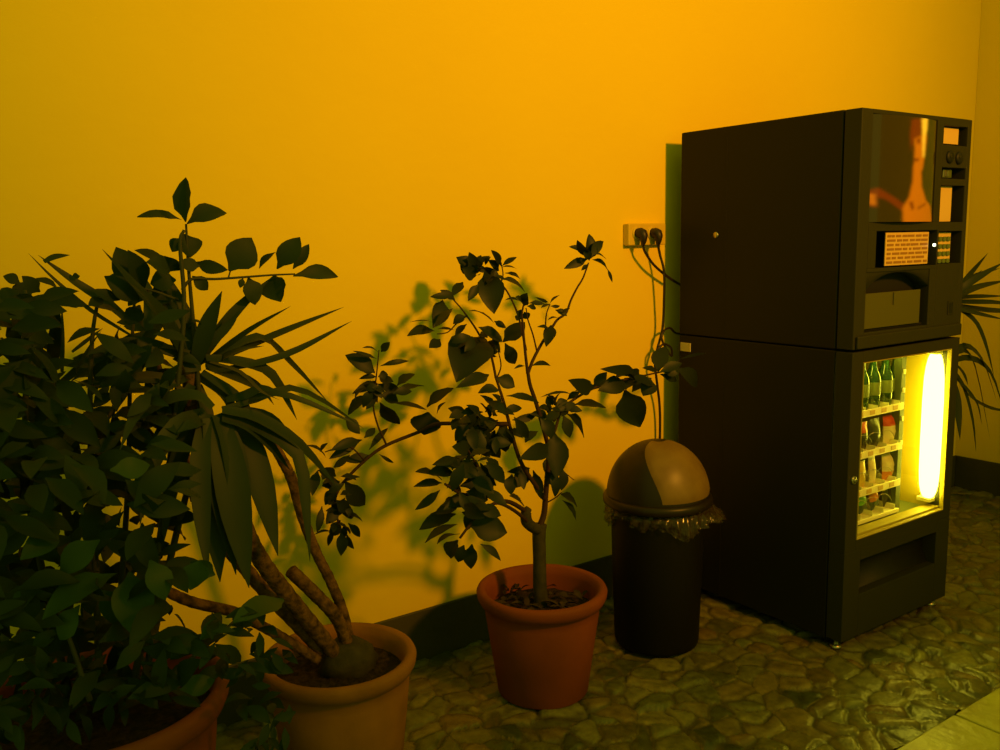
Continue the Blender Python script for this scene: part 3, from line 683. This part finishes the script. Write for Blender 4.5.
L_ll = [(456, 458, 432, 465, 8), (442, 480, 415, 472, 11), (442, 483, 413, 487, 8), (440, 490, 415, 510, 8), (476, 462, 495, 460, 5), (478, 468, 495, 470, 5), (460, 486, 496, 484, 17), (466, 497, 443, 510, 9), (456, 514, 419, 530, 14), (458, 524, 425, 543, 10), (460, 534, 437, 544, 8), (458, 506, 491, 510, 17), (468, 524, 507, 533, 24), (458, 540, 451, 559, 17), (472, 544, 471, 569, 13), (480, 544, 501, 561, 7), (470, 448, 452, 447, 13), (468, 455, 452, 470, 15), (478, 470, 452, 477, 17), (470, 478, 494, 494, 16), (462, 470, 446, 462, 14), (468, 500, 486, 520, 15), (466, 492, 488, 500, 16), (462, 512, 478, 528, 14), (470, 456, 490, 450, 11), (466, 462, 480, 478, 15), (464, 545, 458, 562, 12), (475, 478, 486, 468, 11), (450, 482, 462, 500, 14)]
L_far = [(375, 373, 345, 355, 15), (377, 359, 353, 351, 5), (378, 352, 362, 348, 4), (381, 352, 390, 342, 7), (380, 366, 409, 361, 5), (378, 377, 388, 375, 8), (377, 377, 359, 379, 5), (378, 384, 352, 394, 9), (377, 384, 400, 391, 10), (371, 395, 348, 415, 11), (374, 392, 370, 406, 12), (397, 386, 415, 374, 12), (395, 395, 424, 386, 9), (380, 402, 400, 424, 14), (395, 403, 427, 410, 9), (380, 395, 398, 402, 13), (427, 407, 454, 388, 15), (428, 412, 424, 435, 27), (437, 414, 446, 402, 5), (345, 417, 360, 434, 12), (364, 438, 375, 428, 7), (369, 450, 388, 428, 6), (362, 440, 330, 451, 9), (378, 386, 366, 390, 8), (385, 392, 372, 388, 8)]
L_fl = [(360, 441, 329, 459, 9), (369, 455, 345, 461, 9), (350, 455, 333, 468, 8), (379, 454, 394, 463, 3.5), (304, 445, 326, 458, 8), (320, 452, 328, 443, 4), (345, 481, 365, 505, 17), (343, 482, 360, 477, 7), (345, 515, 363, 522, 8), (348, 523, 360, 537, 7), (347, 534, 354, 549, 6), (341, 532, 341, 556, 10), (333, 530, 328, 546, 5), (332, 532, 314, 535, 2.5), (322, 506, 317, 533, 7), (318, 470, 312, 496, 9), (340, 482, 322, 486, 11), (338, 490, 325, 505, 11), (336, 500, 350, 510, 11), (338, 508, 326, 524, 11), (340, 512, 354, 516, 11), (340, 520, 332, 536, 11), (336, 476, 318, 470, 10), (330, 470, 322, 480, 9), (346, 500, 338, 516, 10), (338, 524, 350, 534, 10), (340, 495, 352, 495, 9)]
b = MB()
for dat, dy, dj in ((L_top, .09, .02), (L_tc, .19, .03), (L_ul, .16, .04), (L_mc, .01, .03), (L_mid, -.02, .06), (L_rt, .06, .03), (L_rt2, .09, .03), (L_low, -.01, .05), (L_ll, -.16, .05), (L_far, .20, .04), (L_fl, .21, .04)):
    leaves(b, dat, T+dy, dj)
rs = random.Random(3)
def cloud(mb, n, poly, y0, y1, l0, l1, rat=.5):
    xs = [q[0] for q in poly]; ys = [q[1] for q in poly]; k = 0
    while k < n:
        x = rs.uniform(min(xs), max(xs)); y = rs.uniform(min(ys), max(ys))
        if not inpoly(x, y, poly): continue
        k += 1; base = P(x, y, rs.uniform(y0, y1)); L = rs.uniform(l0, l1)
        d = V((rs.gauss(0, .8), rs.gauss(0, .7), rs.gauss(-.3, .6))).normalized()
        leaf(mb, base, base+d*L, L*rat, sag=rs.uniform(.02, .14), fold=rs.uniform(.1, .4), n=6)
cloud(b, 34, [(458, 412), (512, 408), (505, 445), (470, 448)], T-.10, T+.06, .045, .075)
cloud(b, 22, [(452, 455), (490, 452), (488, 500), (462, 520), (455, 490)], T-.26, T-.10, .05, .08)
cloud(b, 12, [(545, 400), (572, 400), (575, 415), (548, 418)], T-.03, T+.05, .035, .055)
cloud(b, 14, [(468, 335), (492, 335), (486, 358), (466, 360)], T+.10, T+.18, .045, .07)
cloud(b, 12, [(468, 262), (500, 266), (496, 280), (474, 278)], T+.16, T+.22, .03, .05)
cloud(b, 14, [(325, 475), (345, 475), (350, 525), (330, 525)], T+.17, T+.24, .035, .055)
cloud(b, 10, [(360, 372), (398, 372), (395, 398), (368, 398)], T+.16, T+.22, .04, .06)
b.build('foliage', M['leaf'], tree)

# ================================================================== YUCCA
UX, UY = .883, 1.974
yuc = thing('potted_yucca', (UX, UY, 0), 'sword-leaved yucca with leaning canes in tan clay pot, middle of the three left pots', 'potted plant')
usz = pot(yuc, (UX, UY), .193, .335, .145, .05, M['terra_tan'], .05)
b = MB()
bm = bmesh.new(); bmesh.ops.create_icosphere(bm, subdivisions=3, radius=1)
c0 = P(347, 648, UY)
vs = [V((c0.x+v.co.x*.075*(1+R(-.12, .12)), c0.y+v.co.y*.07*(1+R(-.12, .12)), usz+.02+v.co.z*.06*(1+R(-.12, .12)))) for v in bm.verts]
bm.verts.index_update(); b.add(vs, [[v.index for v in f.verts] for f in bm.faces], 0, True); bm.free()
b.build('root_ball', M['bark'], yuc)
def cane(pxs, r, Y=UY, cut=False):
    pts = smooth_path([P(q[0], q[1], Y+q[2]) for q in pxs], 10); mb = MB()
    rr = [r*(1+.035*math.sin(i*2.1)+R(-.03, .03)) for i in range(len(pts))]
    mb.tube(pts, rr, 12); return mb.build('cane', M['cane'], yuc)
cn1 = cane([(336, 655, -.01), (316, 630, -.03), (290, 598, -.06), (263, 563, -.09), (246, 530, -.11), (232, 480, -.13), (222, 418, -.15)], .019)
cn2 = cane([(322, 652, .0), (300, 628, .0), (270, 597, .0), (245, 568, .0), (221, 537, .0), (204, 480, -.02), (194, 420, -.05), (189, 368, -.08)], .016)
cn3 = cane([(350, 645, .03), (343, 612, .05), (330, 580, .07), (316, 552, .08), (302, 515, .09), (292, 480, .09), (280, 456, .09), (266, 432, .07)], .0135)
cane([(348, 645, .0), (336, 617, .0), (315, 594, .0), (291, 571, .0)], .0165)
cane([(318, 660, -.02), (283, 638, -.02), (258, 624, -.01), (234, 612, .0), (192, 602, .02), (160, 588, .04)], .0125)
def swords(mb, data, Y, mi=0):
    for d in data:
        w = d[0]; pts = d[1:]; y = Y+R(-.03, .03); dz = R(-.16, .10); out = []
        for k, q in enumerate(pts):
            out.append(P(q[0], q[1], y+(q[2] if len(q) > 2 else dz*(k/(len(pts)-1)))))
        ppm = FOC/((out[0]-CAM).dot(FW)); sword(mb, out, w/ppm, mi)
# crown on the tall cane
A = [(25, (193, 372), (183, 325), (163, 268)), (18, (196, 362), (208, 325), (222, 291)), (12, (196, 366), (232, 315), (272, 277)), (7, (205, 362), (250, 330), (291, 306)), (9, (208, 364), (275, 335), (344, 307)),
     (8, (214, 372), (285, 355), (352, 321)), (11, (208, 362), (258, 337), (290, 362), (328, 402)), (13, (206, 358), (240, 362), (272, 375), (297, 420)), (14, (205, 366), (240, 378), (262, 390), (274, 405)),
     (10, (206, 368), (235, 352), (264, 346)), (11, (180, 352), (160, 315), (130, 280), (102, 249)), (14, (182, 356), (150, 345), (115, 345), (82, 356)), (12, (184, 380), (140, 378), (86, 383), (60, 392)),
     (14, (192, 385), (170, 420), (150, 460), (140, 500)), (13, (198, 385), (208, 420), (205, 460)), (10, (200, 352), (228, 326), (240, 310)), (14, (186, 360), (172, 330), (150, 300), (128, 282)),
     (12, (190, 372), (225, 395), (238, 430)), (13, (186, 378), (160, 390), (135, 415), (120, 450)), (10, (202, 372), (240, 400), (262, 440)), (16, (188, 365), (178, 320), (176, 290)), (12, (196, 380), (182, 415), (176, 450))]
b = MB(); swords(b, A, UY-.08); o = b.build('leaf_crown', M['sword'], yuc)
# crown with long drooping leaves
Bd = [(8, (222, 409), (255, 400), (290, 388), (325, 402), (364, 429)), (7, (224, 412), (262, 395), (290, 396), (330, 412), (362, 427)), (15, (222, 410), (258, 418), (300, 445), (338, 488)), (15, (224, 414), (262, 430), (297, 455), (305, 500), (310, 562)),
      (28, (226, 416), (246, 440), (262, 490), (278, 556)), (34, (216, 416), (226, 455), (236, 515), (249, 588)), (26, (210, 418), (216, 460), (226, 520), (236, 575)), (34, (210, 416), (212, 460), (216, 520), (220, 582)), (20, (206, 414), (200, 460), (202, 520), (208, 578)),
      (18, (205, 414), (185, 440), (170, 490), (163, 545)), (14, (222, 418), (246, 425), (265, 440), (290, 470)), (26, (218, 414), (232, 450), (240, 500), (244, 555)), (16, (206, 412), (176, 425), (150, 470), (140, 525)),
      (16, (212, 408), (196, 396), (165, 400), (130, 425)), (12, (226, 410), (262, 415), (282, 430), (300, 462)), (9, (226, 400), (245, 395), (262, 388), (280, 392))]
b = MB(); swords(b, Bd, UY-.15); b.build('leaf_crown', M['sword'], yuc)
# third crown, leaning left behind the bush
Cd = [(10, (137, 330), (110, 305), (75, 282), (38, 255)), (5, (130, 335), (90, 310), (55, 280), (28, 253)), (7, (44, 262), (55, 257), (70, 255)), (13, (52, 372), (54, 340), (59, 302)), (5, (62, 372), (62, 340), (62, 305)), (4, (72, 352), (90, 338), (103, 328)),
      (14, (145, 335), (125, 345), (100, 362), (70, 382)), (13, (148, 332), (150, 300), (140, 270)), (12, (150, 345), (130, 380), (105, 425)), (12, (152, 350), (150, 400), (140, 440)), (10, (146, 340), (110, 352), (75, 372), (40, 402)), (12, (150, 340), (165, 310), (172, 285)), (9, (143, 345), (110, 370), (80, 410))]
b = MB(); swords(b, Cd, UY+.08); b.build('leaf_crown', M['sword'], yuc)
b = MB(); twigs(b, [(196, 500), (180, 440), (160, 380), (148, 340)], UY+.06, .013, .012); b.build('cane', M['cane'], yuc)
b = MB(); swords(b, [(5, (190, 352), (170, 347), (145, 345), (118, 352)), (5, (210, 362), (240, 372), (262, 392), (280, 400)), (8, (192, 398), (160, 376), (120, 378), (80, 384)), (6, (76, 372), (90, 348), (102, 330))], UY-.13); b.build('dry_leaves', M['sword_dry'], yuc)['label'] = 'paler dry leaf blades'

# ================================================================== LEFT BUSH
GX, GY = .30, 1.854
bush = thing('potted_broadleaf_shrub', (GX, GY, 0), 'tall bushy broad-leaved shrub in big orange pot, leftmost and nearest the camera', 'potted plant')
gsz = pot(bush, (GX, GY), .258, .47, .185, .06, M['terra'], .06)
b = MB()
st = [([(130, 700), (150, 600), (165, 500), (176, 400), (184, 310), (180, 245), (184, 230)], .0, .012, .004), ([(140, 700), (170, 560), (198, 440), (197, 370), (192, 310), (188, 262), (186, 224)], .03, .012, .003),
      ([(100, 700), (95, 560), (90, 430), (92, 340), (100, 290)], .05, .012, .004), ([(70, 700), (40, 560), (25, 430), (30, 330), (25, 290)], .06, .012, .004), ([(110, 705), (120, 600), (128, 480), (130, 380), (135, 290)], .10, .012, .004),
      ([(60, 700), (20, 620), (0, 540), (-20, 430)], -.08, .011, .004), ([(150, 700), (190, 660), (225, 630), (245, 610)], -.06, .008, .003), ([(90, 700), (70, 640), (55, 600)], -.2, .008, .003),
      ([(182, 290), (192, 279), (215, 279), (245, 277), (272, 275), (295, 274)], .02, .0048, .0025), ([(228, 279), (230, 272), (232, 266)], .02, .0025, .002), ([(178, 300), (150, 290), (130, 290)], .02, .004, .002)]
for d, dy, r0, r1 in st: twigs(b, d, GY+dy, r0*.7, r1*.75)
b.build('stems', M['stem'], bush)
b = MB()
top = [(186, 222, 186, 177, 21), (182, 220, 137, 217, 12), (187, 224, 227, 213, 19), (184, 234, 190, 258, 22), (182, 238, 172, 252, 12), (229, 271, 252, 238, 28), (259, 269, 276, 252, 9), (277, 269, 300, 237, 20), (293, 269, 309, 244, 11), (293, 276, 338, 277, 14), (274, 275, 281, 302, 24), (248, 277, 255, 305, 19), (243, 278, 240, 288, 6),
       (195, 262, 228, 270, 12), (192, 276, 208, 290, 12), (200, 266, 178, 262, 12), (135, 288, 116, 247, 24), (145, 288, 128, 250, 18), (172, 270, 134, 250, 12), (170, 272, 146, 262, 18), (176, 280, 150, 284, 20), (172, 290, 152, 304, 18), (150, 290, 128, 306, 18), (134, 285, 106, 278, 14), (140, 300, 104, 276, 20), (180, 270, 164, 256, 14), (120, 300, 92, 290, 12), (118, 310, 88, 305, 14), (75, 277, 70, 280, 7), (80, 276, 72, 278, 6),
       (162, 300, 175, 318, 14), (140, 305, 128, 325, 16), (105, 300, 88, 306, 10), (190, 322, 202, 324, 6), (185, 330, 200, 320, 5)]
leaves(b, top, GY+.03, .03)
left = [(20, 283, 3, 276, 10), (40, 292, 22, 276, 14), (12, 300, 30, 282, 16), (60, 290, 32, 280, 12), (62, 302, 28, 300, 16), (60, 306, 30, 312, 18), (40, 310, 10, 298, 20), (30, 320, 2, 310, 20), (64, 305, 78, 308, 6), (0, 300, 18, 290, 18), (-10, 310, 20, 305, 22), (60, 322, 28, 330, 9), (55, 340, 25, 338, 9), (46, 330, 22, 346, 22)]
leaves(b, left, GY+.05, .05)
rs = random.Random(11)
def fill(mb, n, poly, y0, y1, l0, l1, mi=0, rat=.40):
    xs = [q[0] for q in poly]; ys = [q[1] for q in poly]; k = 0
    while k < n:
        x = rs.uniform(min(xs), max(xs)); y = rs.uniform(min(ys), max(ys))
        if not inpoly(x, y, poly): continue
        k += 1; Y = rs.uniform(y0, y1); base = P(x, y, Y); L = .88*rs.uniform(l0, l1)
        d = V((rs.gauss(0, 1), rs.gauss(-.2, .8), rs.gauss(-.25, .6))).normalized()
        leaf(mb, base, base+d*L, L*rat*rs.uniform(.8, 1.2), sag=rs.uniform(.02, .14), fold=rs.uniform(.1, .4), mi=mi, n=6)
fill(b, 175, [(-60, 290), (45, 300), (40, 350), (75, 380), (90, 420), (60, 480), (-60, 480)], 1.70, 2.05, .07, .12)
fill(b, 95, [(95, 330), (150, 310), (180, 350), (185, 440), (150, 500), (80, 480), (75, 400)], 1.75, 2.1, .06, .11)
fill(b, 250, [(-60, 460), (150, 440), (185, 500), (165, 590), (185, 640), (130, 680), (40, 660), (45, 600), (-60, 560)], 1.60, 2.05, .07, .13)
fill(b, 110, [(-60, 520), (30, 560), (70, 640), (200, 630), (232, 650), (205, 690), (110, 715), (60, 690), (40, 660), (-60, 620)], 1.60, 1.95, .07, .12)
fill(b, 60, [(205, 612), (250, 614), (283, 640), (292, 690), (282, 755), (240, 755), (236, 690), (210, 650)], 1.52, 1.70, .04, .07)
fill(b, 45, [(-60, 630), (60, 640), (60, 690), (30, 715), (-60, 700)], 1.60, 1.8, .05, .08)
fill(b, 70, [(-60, 690), (60, 680), (130, 680), (185, 672), (165, 688), (100, 708), (30, 730), (-60, 750)], 1.60, 1.85, .05, .08)
b.build('foliage', M['leaf_bush'], bush)
b = MB()
big = [(118, 573, 42, 620, 30), (130, 572, 132, 634, 34), (284, 600, 233, 622, 26), (100, 540, 60, 575, 24), (200, 560, 190, 590, 24), (215, 575, 190, 562, 18), (205, 640, 170, 660, 22), (228, 625, 200, 640, 18), (150, 560, 165, 600, 24), (40, 590, 10, 615, 20), (80, 605, 60, 640, 22), (100, 590, 120, 625, 24), (30, 650, 60, 630, 14), (180, 690, 215, 680, 18), (110, 470, 150, 465, 20), (60, 530, 20, 560, 22)]
leaves(b, big, GY-.22, .05)
b.build('young_foliage', M['leaf_light'], bush)['label'] = 'larger fresher green leaves low at the front'

# ================================================================== DRACAENA BEHIND THE MACHINES
DX, DY = 3.50, 2.02
dr = thing('potted_dracaena', (DX, DY, 0), 'narrow-leaved plant half hidden behind the right side of the machines', 'potted plant')
dsz = pot(dr, (DX, DY), .15, .27, .11, .04, M['terra'], .045)
b = MB(); b.tube(smooth_path([V((DX, DY, dsz-.01)), V((DX+.03, DY, .5)), V((DX+.15, DY+.01, .8)), V((DX+.21, DY, 1.05))], 8), lerp_list([.022, .018], 25), 10); b.build('cane', M['cane'], dr)
b = MB(); b.tube(smooth_path([V((DX+.01, DY, dsz-.01)), V((DX+.06, DY-.03, .45)), V((DX+.16, DY-.04, .72)), V((DX+.22, DY-.04, .86))], 8), lerp_list([.018, .015], 25), 10); b.build('cane', M['cane'], dr)
E1 = [(6, (946, 305), (965, 280), (988, 253)), (7, (948, 303), (968, 284), (1004, 262)), (7, (948, 302), (975, 288), (1008, 280)), (6, (948, 300), (970, 297), (1006, 296)), (6, (946, 302), (975, 302), (1000, 303), (1025, 310)), (6, (946, 306), (970, 312), (1006, 320)), (6, (948, 300), (972, 278), (1000, 268)), (7, (948, 304), (985, 310), (1030, 312)), (6, (945, 300), (935, 270), (930, 250)), (6, (945, 300), (920, 285), (900, 290)), (6, (945, 300), (950, 262), (962, 240)), (6, (946, 302), (972, 318), (984, 340), (994, 376)),
      (6, (945, 302), (925, 320), (915, 350)), (6, (942, 302), (960, 290), (982, 270))]
b = MB(); swords(b, E1, DY); b.build('leaf_crown', M['sword'], dr)
E2 = [(8, (948, 360), (965, 346), (982, 360), (997, 402)), (8, (946, 362), (962, 350), (975, 368), (990, 440)), (9, (948, 365), (962, 385), (972, 420), (976, 452)), (7, (950, 368), (968, 395), (990, 408), (1012, 411)), (7, (948, 362), (970, 358), (990, 372), (1004, 410)), (10, (948, 370), (956, 400), (960, 440)), (7, (950, 360), (962, 372), (968, 385)), (7, (945, 365), (925, 370), (910, 400)), (7, (946, 366), (940, 400), (938, 440)), (6, (950, 372), (975, 400), (982, 425)), (7, (948, 352), (970, 348), (996, 380))]
b = MB(); swords(b, E2, DY-.03); b.build('leaf_crown', M['sword'], dr)

# ================================================================== LIGHT
def lamp(name, loc, power, col, r):
    l = bpy.data.lights.new(name, 'POINT'); l.energy = power; l.color = col; l.shadow_soft_size = r
    o = bpy.data.objects.new(name, l); COL.objects.link(o); o.location = loc; return o
key = bpy.data.lights.new('ceiling_spot', 'SPOT'); key.energy = 730; key.color = (1, .385, .03); key.shadow_soft_size = .19; key.spot_size = math.radians(78); key.spot_blend = 1
ko = bpy.data.objects.new('ceiling_spot', key); COL.objects.link(ko); ko.location = (2.25, -1.7, 3.05)
ko.rotation_euler = (V((2.3, WY, 2.2))-ko.location).to_track_quat('-Z', 'Y').to_euler()
w = bpy.data.worlds.new('dim_room'); S.world = w; w.use_nodes = True
w.node_tree.nodes['Background'].inputs['Color'].default_value = (.75, 1, .08, 1); w.node_tree.nodes['Background'].inputs['Strength'].default_value = .33
vs_ = S.view_settings; vs_.view_transform = 'Standard'; vs_.look = 'None'; vs_.exposure = 0; vs_.gamma = 1; vs_.use_curve_mapping = False
